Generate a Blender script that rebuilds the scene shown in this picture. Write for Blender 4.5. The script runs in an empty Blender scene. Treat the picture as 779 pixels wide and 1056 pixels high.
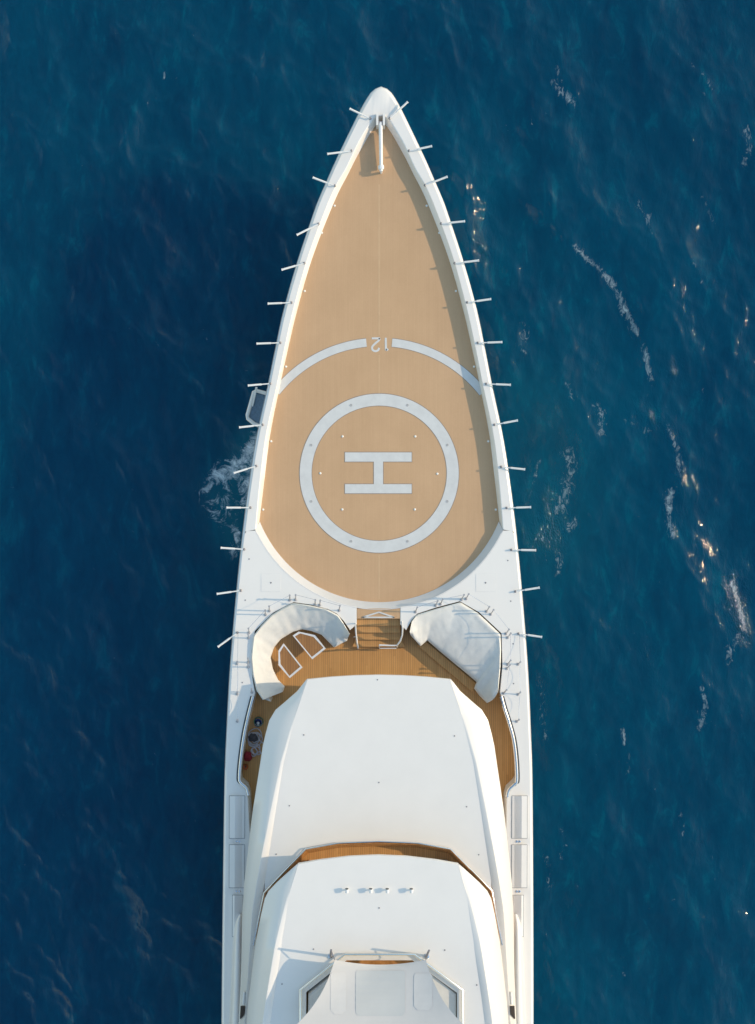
import bpy, bmesh, math, random
import numpy as np
from mathutils import Vector, noise

random.seed(7)
C = bpy.context.scene
COL = C.collection
CAMZ, F, NADX, NADY = 56.5, 1250.0, 389.5, 528.0
SUN_EL, SUN_AZ = math.radians(28.0), math.radians(9.5)      # azimuth from +X (starboard) towards +Y (ahead)
ZD = 6.5            # white weather deck
ZH = 6.10           # helicopter deck
ZT = 5.3            # teak seating deck


def P(px, py, z):
    s = F / (CAMZ - z)
    return Vector(((px - NADX) / s, (NADY - py) / s, z))


def cx(y):
    return 393.2 - 3.7 * (min(max(y, 60), 1200) - 90) / 966.0


def U(side, u, y, z):
    return P(cx(y) + side * u, y, z)


def lerp(a, b, t):
    return a + (b - a) * t


def tab(table, y):
    if y <= table[0][0]:
        return table[0][1]
    for (a, va), (b, vb) in zip(table, table[1:]):
        if y <= b:
            return lerp(va, vb, (y - a) / (b - a))
    return table[-1][1]


def catmull(pts, n=12):
    out = []
    p = [Vector(q) for q in pts]
    p = [p[0] * 2 - p[1]] + p + [p[-1] * 2 - p[-2]]
    for i in range(1, len(p) - 2):
        for k in range(n):
            t = k / n
            a, b, c, d = p[i - 1], p[i], p[i + 1], p[i + 2]
            out.append(0.5 * ((2 * b) + (c - a) * t + (2 * a - 5 * b + 4 * c - d) * t * t + (3 * b - a - 3 * c + d) * t ** 3))
    out.append(p[-2].copy())
    return out


def resample(pts, n):
    pts = [Vector(q) for q in pts]
    L = [0.0]
    for a, b in zip(pts, pts[1:]):
        L.append(L[-1] + (b - a).length)
    out, j = [], 0
    for i in range(n):
        d = L[-1] * i / (n - 1)
        while j < len(pts) - 2 and L[j + 1] < d:
            j += 1
        seg = L[j + 1] - L[j] or 1
        out.append(pts[j].lerp(pts[j + 1], min(1, (d - L[j]) / seg)))
    return out


# ------------------------------------------------------------------ materials
def mat(name, base, rough=0.4, metal=0.0, var=0.0, scale=3.0, bump=0.0, bscale=40.0, coat=0.0, alpha=1.0, trans=0.0, stretch=None, sheen=0.0):
    m = bpy.data.materials.new(name)
    m.use_nodes = True
    nt = m.node_tree
    b = nt.nodes['Principled BSDF']
    b.inputs['Base Color'].default_value = (*base, 1)
    b.inputs['Roughness'].default_value = rough
    b.inputs['Metallic'].default_value = metal
    b.inputs['Coat Weight'].default_value = coat
    b.inputs['Alpha'].default_value = alpha
    b.inputs['Transmission Weight'].default_value = trans
    b.inputs['Sheen Weight'].default_value = sheen
    tc = nt.nodes.new('ShaderNodeTexCoord')
    mp = nt.nodes.new('ShaderNodeMapping')
    nt.links.new(tc.outputs['Object'], mp.inputs['Vector'])
    if stretch:
        mp.inputs['Scale'].default_value = stretch
    if var:
        n = nt.nodes.new('ShaderNodeTexNoise')
        n.inputs['Scale'].default_value = scale
        n.inputs['Detail'].default_value = 6
        n.inputs['Roughness'].default_value = 0.65
        nt.links.new(mp.outputs[0], n.inputs['Vector'])
        r = nt.nodes.new('ShaderNodeValToRGB')
        r.color_ramp.elements[0].position = 0.3
        r.color_ramp.elements[1].position = 0.72
        r.color_ramp.elements[0].color = (*[c * (1 - var) for c in base], 1)
        r.color_ramp.elements[1].color = (*[min(0.88, c * (1 + var)) for c in base], 1)
        nt.links.new(n.outputs['Fac'], r.inputs['Fac'])
        nt.links.new(r.outputs['Color'], b.inputs['Base Color'])
    if bump:
        n2 = nt.nodes.new('ShaderNodeTexNoise')
        n2.inputs['Scale'].default_value = bscale
        n2.inputs['Detail'].default_value = 4
        nt.links.new(mp.outputs[0], n2.inputs['Vector'])
        bp = nt.nodes.new('ShaderNodeBump')
        bp.inputs['Strength'].default_value = bump
        bp.inputs['Distance'].default_value = 0.02
        nt.links.new(n2.outputs['Fac'], bp.inputs['Height'])
        nt.links.new(bp.outputs['Normal'], b.inputs['Normal'])
    return m


def planks(name, ca, cb, width, gap, rough, gap_col, seam_amt, blotch=0.12, speckle=False):
    """boards running fore and aft: a tone per board, long grain, thin caulked seams, worn patches"""
    m = bpy.data.materials.new(name)
    m.use_nodes = True
    nt = m.node_tree
    b = nt.nodes['Principled BSDF']
    b.inputs['Roughness'].default_value = rough
    tc = nt.nodes.new('ShaderNodeTexCoord')
    sep = nt.nodes.new('ShaderNodeSeparateXYZ')
    nt.links.new(tc.outputs['Object'], sep.inputs[0])

    def M(op, a, bb=None):
        n = nt.nodes.new('ShaderNodeMath')
        n.operation = op
        for i, v in enumerate((a, bb)):
            if v is None:
                continue
            if isinstance(v, (int, float)):
                n.inputs[i].default_value = v
            else:
                nt.links.new(v, n.inputs[i])
        return n.outputs[0]
    xs = M('DIVIDE', sep.outputs['X'], width)
    idx = M('FLOOR', xs)
    fr = M('FRACT', xs)
    yo = M('ADD', sep.outputs['Y'], M('MULTIPLY', idx, 1.37))
    yidx = M('FLOOR', M('DIVIDE', yo, 2.6))
    cmb = nt.nodes.new('ShaderNodeCombineXYZ')
    nt.links.new(idx, cmb.inputs[0])
    nt.links.new(yidx, cmb.inputs[1])
    wn = nt.nodes.new('ShaderNodeTexWhiteNoise')
    nt.links.new(cmb.outputs[0], wn.inputs['Vector'])
    mp = nt.nodes.new('ShaderNodeMapping')
    mp.inputs['Scale'].default_value = (30, 1.5, 30)
    nt.links.new(tc.outputs['Object'], mp.inputs[0])
    g = nt.nodes.new('ShaderNodeTexNoise')
    g.inputs['Scale'].default_value = 1.2
    g.inputs['Detail'].default_value = 5
    nt.links.new(mp.outputs[0], g.inputs['Vector'])
    bl = nt.nodes.new('ShaderNodeTexNoise')
    bl.inputs['Scale'].default_value = 0.55
    bl.inputs['Detail'].default_value = 7
    bl.inputs['Roughness'].default_value = 0.6
    nt.links.new(tc.outputs['Object'], bl.inputs['Vector'])
    f = M('ADD', M('MULTIPLY', wn.outputs['Value'], 0.45), M('MULTIPLY', g.outputs['Fac'], 0.55))
    if speckle:
        sp = nt.nodes.new('ShaderNodeTexNoise')
        sp.inputs['Scale'].default_value = 16
        sp.inputs['Detail'].default_value = 3
        nt.links.new(tc.outputs['Object'], sp.inputs['Vector'])
        f = M('ADD', M('MULTIPLY', f, 0.45), M('MULTIPLY', sp.outputs['Fac'], 0.55))
    mx = nt.nodes.new('ShaderNodeMix')
    mx.data_type = 'RGBA'
    nt.links.new(f, mx.inputs['Factor'])
    mx.inputs['A'].default_value = (*ca, 1)
    mx.inputs['B'].default_value = (*cb, 1)
    mul = nt.nodes.new('ShaderNodeMix')
    mul.data_type = 'RGBA'
    mul.blend_type = 'MULTIPLY'
    mul.inputs['Factor'].default_value = 1.0
    rr = nt.nodes.new('ShaderNodeValToRGB')
    rr.color_ramp.elements[0].position = 0.3
    rr.color_ramp.elements[1].position = 0.7
    lo = 1 - blotch
    rr.color_ramp.elements[0].color = (lo, lo * 0.99, lo * 0.97, 1)
    rr.color_ramp.elements[1].color = (1, 1, 1, 1)
    nt.links.new(bl.outputs['Fac'], rr.inputs[0])
    nt.links.new(mx.outputs['Result'], mul.inputs['A'])
    nt.links.new(rr.outputs[0], mul.inputs['B'])
    seam = M('MULTIPLY', M('LESS_THAN', fr, gap), seam_amt)
    m2 = nt.nodes.new('ShaderNodeMix')
    m2.data_type = 'RGBA'
    nt.links.new(seam, m2.inputs['Factor'])
    nt.links.new(mul.outputs['Result'], m2.inputs['A'])
    m2.inputs['B'].default_value = (*gap_col, 1)
    nt.links.new(m2.outputs['Result'], b.inputs['Base Color'])
    bp = nt.nodes.new('ShaderNodeBump')
    bp.inputs['Strength'].default_value = 0.15
    bp.inputs['Distance'].default_value = 0.01
    nt.links.new(g.outputs['Fac'], bp.inputs['Height'])
    nt.links.new(bp.outputs['Normal'], b.inputs['Normal'])
    return m


M_WHITE = mat('white_gelcoat', (0.82, 0.788, 0.752), 0.32, var=0.022, scale=0.7, bump=0.02, bscale=1.2, coat=0.25)
M_DECKWHITE = mat('white_deck_paint', (0.82, 0.788, 0.752), 0.5, var=0.012, scale=0.9)
M_COAM = mat('grey_coaming_paint', (0.60, 0.60, 0.62), 0.55, var=0.04, scale=1.5)
M_HULL = mat('hull_paint', (0.80, 0.80, 0.80), 0.22, var=0.02, scale=0.5, coat=0.5)
M_HELI = planks('helideck_boards', (0.545, 0.338, 0.186), (0.625, 0.402, 0.232), 0.075, 0.16, 0.65, (0.45, 0.265, 0.135), 0.22, 0.09, True)
M_TEAK = planks('teak_boards', (0.53, 0.272, 0.088), (0.73, 0.415, 0.158), 0.09, 0.13, 0.5, (0.12, 0.07, 0.035), 0.55, 0.16)
M_TABLE = planks('table_boards', (0.33, 0.155, 0.05), (0.46, 0.23, 0.08), 0.11, 0.12, 0.4, (0.1, 0.05, 0.025), 0.6, 0.15)
M_MARK = mat('pale_grey_deck_paint', (0.635, 0.632, 0.62), 0.6, var=0.07, scale=2.5, bump=0.1, bscale=80)
M_MARKEDGE = mat('marking_edge_sealant', (0.30, 0.235, 0.19), 0.7, var=0.1)
M_POST = mat('brushed_steel_post', (0.5, 0.48, 0.48), 0.4, 0.5, var=0.1, scale=9)
M_TIE = mat('grey_tie_down_paint', (0.46, 0.45, 0.44), 0.5, var=0.1)
M_STEEL = mat('polished_steel', (0.72, 0.73, 0.75), 0.16, 1.0, var=0.05, scale=9)
M_TUBE = mat('white_tube_paint', (0.78, 0.78, 0.78), 0.3, var=0.04, scale=8)
M_BRACKET = mat('grey_bracket', (0.28, 0.26, 0.27), 0.45, 0.4, var=0.15, scale=20)
M_CANVAS = mat('cover_canvas', (0.70, 0.685, 0.65), 0.85, var=0.05, scale=2.0, bump=0.25, bscale=7, sheen=0.2)
M_CANVASG = mat('grey_cover_canvas', (0.75, 0.735, 0.70), 0.8, var=0.06, scale=1.5, bump=0.25, bscale=7, sheen=0.2)
M_WOOD = mat('varnished_wood', (0.44, 0.20, 0.065), 0.25, var=0.3, scale=2.0, coat=0.5, stretch=(2, 2, 12))
M_GLASS = mat('tinted_glass', (0.012, 0.016, 0.02), 0.06, var=0.3, scale=0.6)
M_DARK = mat('dark_shade_and_cap', (0.03, 0.022, 0.02), 0.6, var=0.3, scale=6)
M_SEAM = mat('grey_seam_rubber', (0.22, 0.24, 0.27), 0.6, var=0.2, scale=6)
M_BLUE = mat('blue_plastic', (0.01, 0.05, 0.28), 0.3, var=0.2, scale=12)
M_GREEN = mat('dark_green_plastic', (0.03, 0.10, 0.06), 0.4, var=0.2, scale=12)
M_SPONGE = mat('white_sponge', (0.78, 0.78, 0.76), 0.9, var=0.1, scale=30, bump=0.5, bscale=60)
M_HOSE = mat('pale_grey_hose', (0.50, 0.48, 0.53), 0.45, var=0.2, scale=10)
M_BAG = mat('charcoal_fabric', (0.06, 0.06, 0.075), 0.8, var=0.3, scale=8, bump=0.3, bscale=20)
M_RED = mat('dark_red_fabric', (0.25, 0.015, 0.025), 0.8, var=0.3, scale=9, bump=0.3, bscale=20)
M_ORANGE = mat('orange_plastic', (0.42, 0.09, 0.02), 0.45, var=0.2, scale=10)
M_MESH = mat('grey_blue_grating', (0.13, 0.20, 0.27), 0.5, 0.2, var=0.25, scale=14, bump=0.4, bscale=60)
M_AWN = mat('awning_cloth', (0.60, 0.58, 0.565), 0.75, var=0.03, scale=1.2, bump=0.12, bscale=5)
M_AWNP = mat('awning_panel_cloth', (0.55, 0.55, 0.54), 0.6, var=0.03, scale=1.2, bump=0.1, bscale=5)
M_LAMP = mat('lamp_lens', (0.82, 0.80, 0.74), 0.2, var=0.05, scale=30)


# ------------------------------------------------------------------ object helpers
def link(o, parent=None):
    COL.objects.link(o)
    if parent is not None:
        o.parent = parent
        o.matrix_parent_inverse.identity()
        o.location = o.location - world_loc(parent)
    return o


def world_loc(o):
    v = Vector((0, 0, 0))
    while o is not None:
        v += o.location
        o = o.parent
    return v


def finish(name, bm, m, parent=None, smooth=30, origin=None, flat_top=False):
    bmesh.ops.remove_doubles(bm, verts=bm.verts, dist=1e-5)
    bmesh.ops.recalc_face_normals(bm, faces=bm.faces)
    if origin is None:
        lo = Vector((min(v.co[i] for v in bm.verts) for i in range(3)))
        hi = Vector((max(v.co[i] for v in bm.verts) for i in range(3)))
        origin = Vector(((lo.x + hi.x) / 2, (lo.y + hi.y) / 2, lo.z))
    for v in bm.verts:
        v.co -= origin
    me = bpy.data.meshes.new(name)
    bm.to_mesh(me)
    bm.free()
    me.set_sharp_from_angle(angle=math.radians(smooth))
    for p in me.polygons:
        p.use_smooth = not (flat_top and abs(p.normal.z) > 0.9995)
    me.materials.append(m)
    o = bpy.data.objects.new(name, me)
    o.location = origin
    return link(o, parent)


def thing(name, label, cat, loc, group=None):
    o = bpy.data.objects.new(name, None)
    o.location = loc
    COL.objects.link(o)
    tag(o, label, cat, group)
    return o


def tag(o, label, cat, group=None):
    o['label'] = label
    o['category'] = cat
    if group:
        o['group'] = group
    return o


def add_loft(bm, rows, closed=False, caps=False):
    vr = [[bm.verts.new(p) for p in r] for r in rows]
    n = len(vr[0])
    for a, b in zip(vr, vr[1:]):
        for i in range(n if closed else n - 1):
            j = (i + 1) % n
            try:
                bm.faces.new((a[i], a[j], b[j], b[i]))
            except ValueError:
                pass
    if caps:
        bm.faces.new(vr[0][::-1])
        bm.faces.new(vr[-1])
    return vr


def loft(name, rows, m, parent=None, closed=False, caps=False, smooth=30):
    bm = bmesh.new()
    add_loft(bm, rows, closed, caps)
    return finish(name, bm, m, parent, smooth)


def add_slab(bm, pts, z0, z1, bev=0.0):
    """pts: world xy outline; prism with softened top edge"""
    b2 = bmesh.new()
    top = [b2.verts.new((p[0], p[1], z1)) for p in pts]
    bot = [b2.verts.new((p[0], p[1], z0)) for p in pts]
    ft = b2.faces.new(top)
    b2.faces.new(bot[::-1])
    n = len(pts)
    for i in range(n):
        j = (i + 1) % n
        b2.faces.new((top[i], bot[i], bot[j], top[j]))
    if bev:
        bmesh.ops.bevel(b2, geom=list(ft.edges), offset=bev, segments=2, profile=0.6, affect='EDGES', clamp_overlap=True)
    tmp = bpy.data.meshes.new('tmp')
    b2.to_mesh(tmp)
    b2.free()
    bm.from_mesh(tmp)
    bpy.data.meshes.remove(tmp)


def slab(name, pxpts, z0, z1, m, parent=None, bev=0.02, smooth=30):
    bm = bmesh.new()
    add_slab(bm, [P(x, y, z1) for x, y in pxpts], z0, z1, bev)
    bmesh.ops.triangulate(bm, faces=[f for f in bm.faces if len(f.verts) > 4])
    return finish(name, bm, m, parent, smooth, flat_top=True)


def add_tube(bm, pts, r, seg=8, r1=None, caps=True):
    pts = [Vector(p) for p in pts]
    rows = []
    n = len(pts)
    for i, p in enumerate(pts):
        d = (pts[min(i + 1, n - 1)] - pts[max(i - 1, 0)]).normalized()
        up = Vector((0, 0, 1)) if abs(d.z) < 0.9 else Vector((1, 0, 0))
        a = d.cross(up).normalized()
        b = d.cross(a).normalized()
        rr = r if r1 is None else lerp(r, r1, i / (n - 1))
        rows.append([p + (a * math.cos(2 * math.pi * k / seg) + b * math.sin(2 * math.pi * k / seg)) * rr for k in range(seg)])
    add_loft(bm, rows, True, caps)


def tube(name, pts, r, m, parent=None, seg=8, r1=None):
    bm = bmesh.new()
    add_tube(bm, pts, r, seg, r1)
    return finish(name, bm, m, parent, 45)


def add_lathe(bm, prof, c, seg=16):
    rows = [[Vector((c[0] + r * math.cos(2 * math.pi * k / seg), c[1] + r * math.sin(2 * math.pi * k / seg), c[2] + z)) for k in range(seg)] for r, z in prof]
    add_loft(bm, rows, True, True)


def lathe(name, prof, c, m, parent=None, seg=16):
    bm = bmesh.new()
    add_lathe(bm, prof, c, seg)
    return finish(name, bm, m, parent, 35)


def add_box(bm, a, b, w, h, up=0.0):
    """bar from a to b (world), width w, height h standing on a/b"""
    a, b = Vector(a), Vector(b)
    d = (b - a).normalized()
    s = Vector((-d.y, d.x, 0)).normalized() * w / 2
    k = Vector((0, 0, h))
    rows = [[p - s, p + s, p + s + k, p - s + k] for p in (a, b)]
    add_loft(bm, rows, True, True)


# ------------------------------------------------------------------ traced outlines (half widths from the centreline)
OUT = [(0, 89), (5.5, 90.8), (10.6, 95), (19, 108.5), (28.7, 127.8), (38, 147), (47, 166), (55.6, 185.6), (64, 205), (69.5, 220),
       (86, 270), (100, 320), (108.5, 360), (116.5, 400), (127.3, 450), (135.2, 500), (141.5, 550), (146.6, 600), (151, 650),
       (154.6, 700), (157, 750), (158.8, 800), (160, 900), (161, 1050), (161, 1200), (161, 1400)]
OUT = [Vector((u, y)) for u, y in catmull([(u, y) for u, y in OUT], 10)]
OUT[0] = Vector((0, 89))


def offset_in(pts, d):
    out = []
    n = len(pts)
    for i, p in enumerate(pts):
        t = (pts[min(i + 1, n - 1)] - pts[max(i - 1, 0)]).normalized()
        if i == 0:
            t = Vector((1, 0))
        nrm = Vector((-t.y, t.x))          # inward / aft
        q = p + nrm * d
        q.x = max(q.x, 0) if i else 0
        out.append(q)
    return out


INT = catmull([(0, 119.2), (3.5, 119.8), (7, 121.5), (14.9, 133.5), (22.5, 146.4), (27, 155.5), (36, 175), (45, 190), (55, 212),
               (74.5, 265), (89.6, 320), (98.5, 360), (106.7, 400), (117.3, 450), (123.4, 500), (127.4, 546)], 8)
INB = catmull([(0, 123.5), (2, 124.3), (4.2, 127.4), (12.4, 139.5), (19.3, 151.7), (25.6, 163), (34, 180), (47.5, 207), (70, 265),
               (85.7, 320), (95, 360), (103.6, 400), (113.3, 450), (119.4, 500), (123.8, 538)], 8)


def upto(pts, y):
    out = [p for p in pts if p[1] < y]
    nxt = pts[len(out)]
    a = out[-1]
    t = (y - a[1]) / (nxt[1] - a[1])
    return out + [a.lerp(nxt, t)]


yacht = thing('yacht', 'large white motor yacht with tan helicopter deck on its pointed bow', 'yacht', P(389.5, 640, 0))

# hull shell
N = 210
o0 = resample(OUT, N)
in4 = offset_in(o0, 2.6)
in1 = offset_in(o0, 0.9)


def lvl(pts, z):
    return [[U(s, p.x, p.y, z) for p in pts] for s in (-1, 1)]


def flare(k0, k1, shift, z, drop=0.0):
    res = []
    for s in (-1, 1):
        r = []
        for i, p in enumerate(o0):
            t = i / (N - 1)
            w = U(s, p.x, p.y, ZD)
            c = U(s, 0, p.y, ZD)
            k = lerp(k0, k1, min(1, t * 2.7) ** 0.7)
            q = c + (w - c) * k
            q.y -= shift * (1 - min(1, t * 2.2)) ** 2
            q.z = z
            r.append(q)
        res.append(r)
    return res


levels = [lvl(in4, 6.475), lvl(in1, 6.44), lvl(o0, 6.33), flare(1.0, 1.0, 0.05, 5.6), flare(0.86, 0.985, 1.2, 3.4),
          flare(0.62, 0.965, 2.6, 1.2), flare(0.5, 0.95, 3.3, -0.4), flare(0.35, 0.9, 4.2, -2.2)]
rows = []
for L in levels:
    rows.append(L[0][::-1] + L[1][1:])
bm = bmesh.new()
vr = add_loft(bm, rows)
bm.faces.new([q[0] for q in vr] + [q[-1] for q in vr][::-1])
finish('hull', bm, M_HULL, yacht, 40)

# bow bulwark: flat white cap and a sloping inner face down to the helicopter deck
NB = 110
oB = resample(offset_in(upto(OUT, 548), 2.5), NB)
iB = resample(INT, NB)
bB = resample(INB, NB)
rows = []
for k in range(-(NB - 1), NB):
    s, i = (-1 if k < 0 else 1), abs(k)
    o, a, b = oB[i], Vector(iB[i][:2]), Vector(bB[i][:2])
    m1, m2 = a.lerp(o, 0.07), o.lerp(a, 0.05)
    rows.append([U(s, b.x, b.y, ZH - 0.06), U(s, b.x, b.y, ZH + 0.02), U(s, a.x, a.y, ZD - 0.022), U(s, m1.x, m1.y, ZD), U(s, m2.x, m2.y, ZD), U(s, o.x, o.y, ZD - 0.02)])
loft('bulwark', rows, M_WHITE, yacht, smooth=25)

# helicopter deck
CR = (391.3, 488.0)
A0 = math.degrees(math.atan2(50, 123.8))
arc_b = [(CR[0] + 133 * math.cos(math.radians(a)), CR[1] + 133 * math.sin(math.radians(a))) for a in np.linspace(A0, 180 - A0, 70)]
A1 = math.degrees(math.atan2(58, 127.4))
arc_t = [(CR[0] + 140 * math.cos(math.radians(a)), CR[1] + 140 * math.sin(math.radians(a))) for a in np.linspace(A1, 180 - A1, 70)]
polyR = [(cx(p[1]) + p[0] + 1.5, p[1]) for p in bB[1:]]
polyL = [(cx(p[1]) - p[0] - 1.5, p[1]) for p in bB[1:]][::-1]
arc_in = [(CR[0] + 134.5 * math.cos(math.radians(a)), CR[1] + 134.5 * math.sin(math.radians(a))) for a in np.linspace(A0, 180 - A0, 70)]
heli = slab('helideck', [(cx(123), 122.5)] + polyR[:-1] + arc_in + polyL[1:], ZH - 0.3, ZH, M_HELI, yacht, 0)
# coaming round the aft edge
rows = []
for (bx, by), (tx, ty) in zip(arc_b, arc_t):
    rows.append([P(bx, by, ZH - 0.05), P(bx, by, ZH + 0.02), P(tx, ty, ZD - 0.02), P(lerp(bx, tx, 1.12), lerp(by, ty, 1.12), ZD + 0.006), P(lerp(bx, tx, 1.13), lerp(by, ty, 1.13), ZD - 0.2)])
loft('helideck_coaming', rows, M_COAM, yacht, smooth=25)


def ring(name, r0, r1, a0, a1, z, m, parent, n=96):
    rows = []
    for a in np.linspace(math.radians(a0), math.radians(a1), n):
        rows.append([P(CR[0] + r * math.cos(a), CR[1] + r * math.sin(a), z + dz) for r, dz in ((r0, -0.006), (r0, 0.004), (r1, 0.004), (r1, -0.006))])
    return loft(name, rows, m, parent, smooth=20)


ring('landing_circle', 69.8, 82, 0, 360, ZH + 0.004, M_MARK, heli, 160)
aL = 180 + math.degrees(math.asin(84.5 / 136))
ring('perimeter_arc', 131.2, 139.6, 180 + 38.2, 264.4, ZH + 0.004, M_MARK, heli)
ring('perimeter_arc', 131.2, 139.6, 275.6, 360 - 37.8, ZH + 0.004, M_MARK, heli)
for r0, r1, a0, a1 in ((69.2, 69.8, 0, 360), (82, 82.7, 0, 360)):
    ring('marking_edge', r0, r1, a0, a1, ZH + 0.002, M_MARKEDGE, heli, 160)
for r0, r1 in ((130.7, 131.2), (139.6, 140.2)):
    ring('marking_edge', r0, r1, 218.2, 264.4, ZH + 0.002, M_MARKEDGE, heli)
    ring('marking_edge', r0, r1, 275.6, 322.2, ZH + 0.002, M_MARKEDGE, heli)


def letter_H(name, g, z, m):
    pts = [(356, 466.5), (424.7, 466.5), (424.7, 476), (395.2, 476), (395.2, 499.3), (424.7, 499.3), (424.7, 508.7), (356, 508.7), (356, 499.3), (385.8, 499.3), (385.8, 476), (356, 476)]
    # grow outward by g pixels
    out = []
    n = len(pts)
    for i in range(n):
        x, y = pts[i]
        px_, py_ = pts[i - 1]
        nx_, ny_ = pts[(i + 1) % n]
        d1 = Vector((x - px_, y - py_)).normalized()
        d2 = Vector((nx_ - x, ny_ - y)).normalized()
        n1, n2 = Vector((d1.y, -d1.x)), Vector((d2.y, -d2.x))
        q = Vector((x, y)) + (n1 + n2) * g
        out.append((q.x, q.y))
    bm = bmesh.new()
    add_slab(bm, [P(x, y, z) for x, y in out], z - 0.01, z)
    return finish(name, bm, m, heli)


letter_H('marking_edge', 0.7, ZH + 0.005, M_MARKEDGE)
letter_H('landing_letter', 0.0, ZH + 0.008, M_MARK)

# weight numeral 12, read from ahead (upside down here)
digits = {'1': [[(398.0, 348.2), (398.3, 361.3)], [(398.3, 361.2), (400.6, 359.8)]],
          '2': [[(383.6, 348.8), (392.0, 348.8)], [(392.0, 348.8), (390.5, 351.2), (387.0, 354.2), (384.6, 356.7), (383.9, 358.8), (384.8, 361.0), (387.4, 362.0), (390.1, 361.0), (391.2, 358.6)]]}
for d, strokes in digits.items():
    bm = bmesh.new()
    for st in strokes:
        if len(st) > 2:
            st = [tuple(q) for q in catmull(st, 6)]
        L = [P(x, y, ZH + 0.006) for x, y in st]
        rows = []
        for i, p in enumerate(L):
            t = (L[min(i + 1, len(L) - 1)] - L[max(i - 1, 0)]).normalized()
            s = Vector((-t.y, t.x, 0)) * 0.042
            k = Vector((0, 0, 0.006 if st is strokes[0] else 0.008))
            rows.append([p - s - k, p - s, p + s, p + s - k])
        add_loft(bm, rows)
    finish('weight_numeral', bm, M_MARK, heli)

# flush landing lights and tie-down pots
dome = [(0.05, 0.0), (0.048, 0.015), (0.035, 0.025), (0.015, 0.03)]
lights = [(353.5, 450), (428.5, 450), (353.2, 525.3), (428, 525.3), (330.5, 488), (451.3, 488.5)]
for x, y in lights:
    lathe('deck_light', dome, P(x, y, ZH + 0.002), M_LAMP, heli, 10)
for a in range(0, 360, 45):
    r = 76
    lathe('tie_down', [(0.06, 0), (0.055, 0.012), (0.03, 0.012), (0.028, 0.004)], P(CR[0] + r * math.cos(math.radians(a + 22.5)), CR[1] + r * math.sin(math.radians(a + 22.5)), ZH + 0.007), M_TIE, heli, 8)
for (u, y) in ((48.5, 212), (61.5, 240), (79, 300), (98.0, 378), (113, 455), (121, 525.5)):
    for s in (-1, 1):
        lathe('edge_light', dome, U(s, u - 1.0, y, ZH + 0.002), M_LAMP, heli, 8)
# board joint down the centre
M_JOINT = mat('pale_board_joint', (0.62, 0.42, 0.245), 0.7, var=0.1)
for ya, yb in ((190, 345), (366, 405), (572, 618)):
    bm = bmesh.new()
    add_slab(bm, [P(391.2 + a, y, ZH) for a, y in ((-0.45, ya), (0.45, ya), (0.45, yb), (-0.45, yb))], ZH - 0.01, ZH + 0.002)
    finish('centre_seam', bm, M_JOINT, heli)

# ------------------------------------------------------------------ white weather decks either side of the seating well
outA = [p for p in offset_in(OUT, 2.5) if p.y > 547]
WELL_L = [(368, 626.0), (368, 644), (361, 650), (355, 640), (348, 632.5), (338, 627.5), (320, 623.5), (303, 620.5), (281.5, 631.5), (262.5, 650.5), (259, 672),
          (260.5, 700), (263, 715), (258, 735), (253, 755), (249, 780), (246.3, 802), (247, 808), (253.5, 814), (256, 823), (257, 850), (258.5, 870)]
WELL_R = [(413, 626.0), (413, 644), (419, 650), (425, 639), (430, 632.5), (450, 626.5), (474.5, 619.5), (494.5, 631), (518, 653), (518.5, 688), (516, 714),
          (521, 730), (525.6, 744), (530.7, 762), (533.5, 784), (534.3, 806), (532, 810), (525, 816.5), (522.5, 824), (522.6, 850), (521.5, 870)]
for s, well in ((-1, WELL_L), (1, WELL_R)):
    arc = [p for p in arc_t if (p[0] - CR[0]) * s > 24]
    if s > 0:
        arc = arc
    else:
        arc = arc[::-1]
    outer = [(cx(p.y) + s * p.x, p.y) for p in outA]
    inner_aft = [(cx(y) + s * 126, y) for y in (905, 1000, 1400)]
    corner = (cx(547) + s * 127.6, 547)
    poly = [(cx(547.5) + s * 137.0, 547.5)] + outer + inner_aft[::-1] + well[::-1] + arc[::-1][0:-1] + [corner]
    # weld: drop near duplicates
    clean = []
    for q in poly:
        if not clean or (Vector(q) - Vector(clean[-1])).length > 0.6:
            clean.append(q)
    slab('side_deck', clean, ZT - 0.06, ZD - 0.002, M_DECKWHITE, yacht, 0.02)

# teak floor of the well and the side passages
slab('teak_deck', [(250, 615), (530, 615), (540, 700), (545, 760), (545, 815), (530, 905), (250, 905), (236, 815), (236, 760), (242, 700)], ZT - 0.1, ZT, M_TEAK, yacht, 0)

# steps between the helicopter deck and the well
st = bpy.data.objects.new('stairway', None)
st.location = P(390.5, 650, ZT) - yacht.location
COL.objects.link(st)
st.parent = yacht
slab('landing', [(368.3, 627.6), (412.7, 627.6), (412.7, 638), (368.3, 638)], ZD - 0.3, ZD - 0.01, M_HELI, st, 0.01)
bm = bmesh.new()
for a, b in (((391, 631.3), (374, 636.6)), ((391, 631.3), (407, 636.6)), ((374, 636.6), (407, 636.6))):
    add_box(bm, P(*a, ZD - 0.008), P(*b, ZD - 0.008), 0.06, 0.03)
finish('folded_gate', bm, M_MARK, st)
zs = [6.22, 5.99, 5.76, 5.53]
for k, z in enumerate(zs):
    y0, y1 = 637.0 + k * 7.3, 645.2 + k * 7.3
    fl = 0 if k < 3 else 5
    slab('step', [(368.3 - (1 if k > 2 else 0), y0), (412.7 + (1 if k > 2 else 0), y0), (412.7 + fl, y1), (368.3 - fl, y1)], ZT - 0.02, z, M_TEAK, st, 0.012)
bm = bmesh.new()
add_tube(bm, [P(366.6, 642, 7.1), P(367.2, 652, 6.7), P(368.4, 662, 6.3), P(369.3, 668, 6.1), P(369.3, 669, 5.33)], 0.035, 8)
add_tube(bm, [P(366.6, 642, 7.1), P(367, 643, ZD - 0.02)], 0.025, 8)
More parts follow.
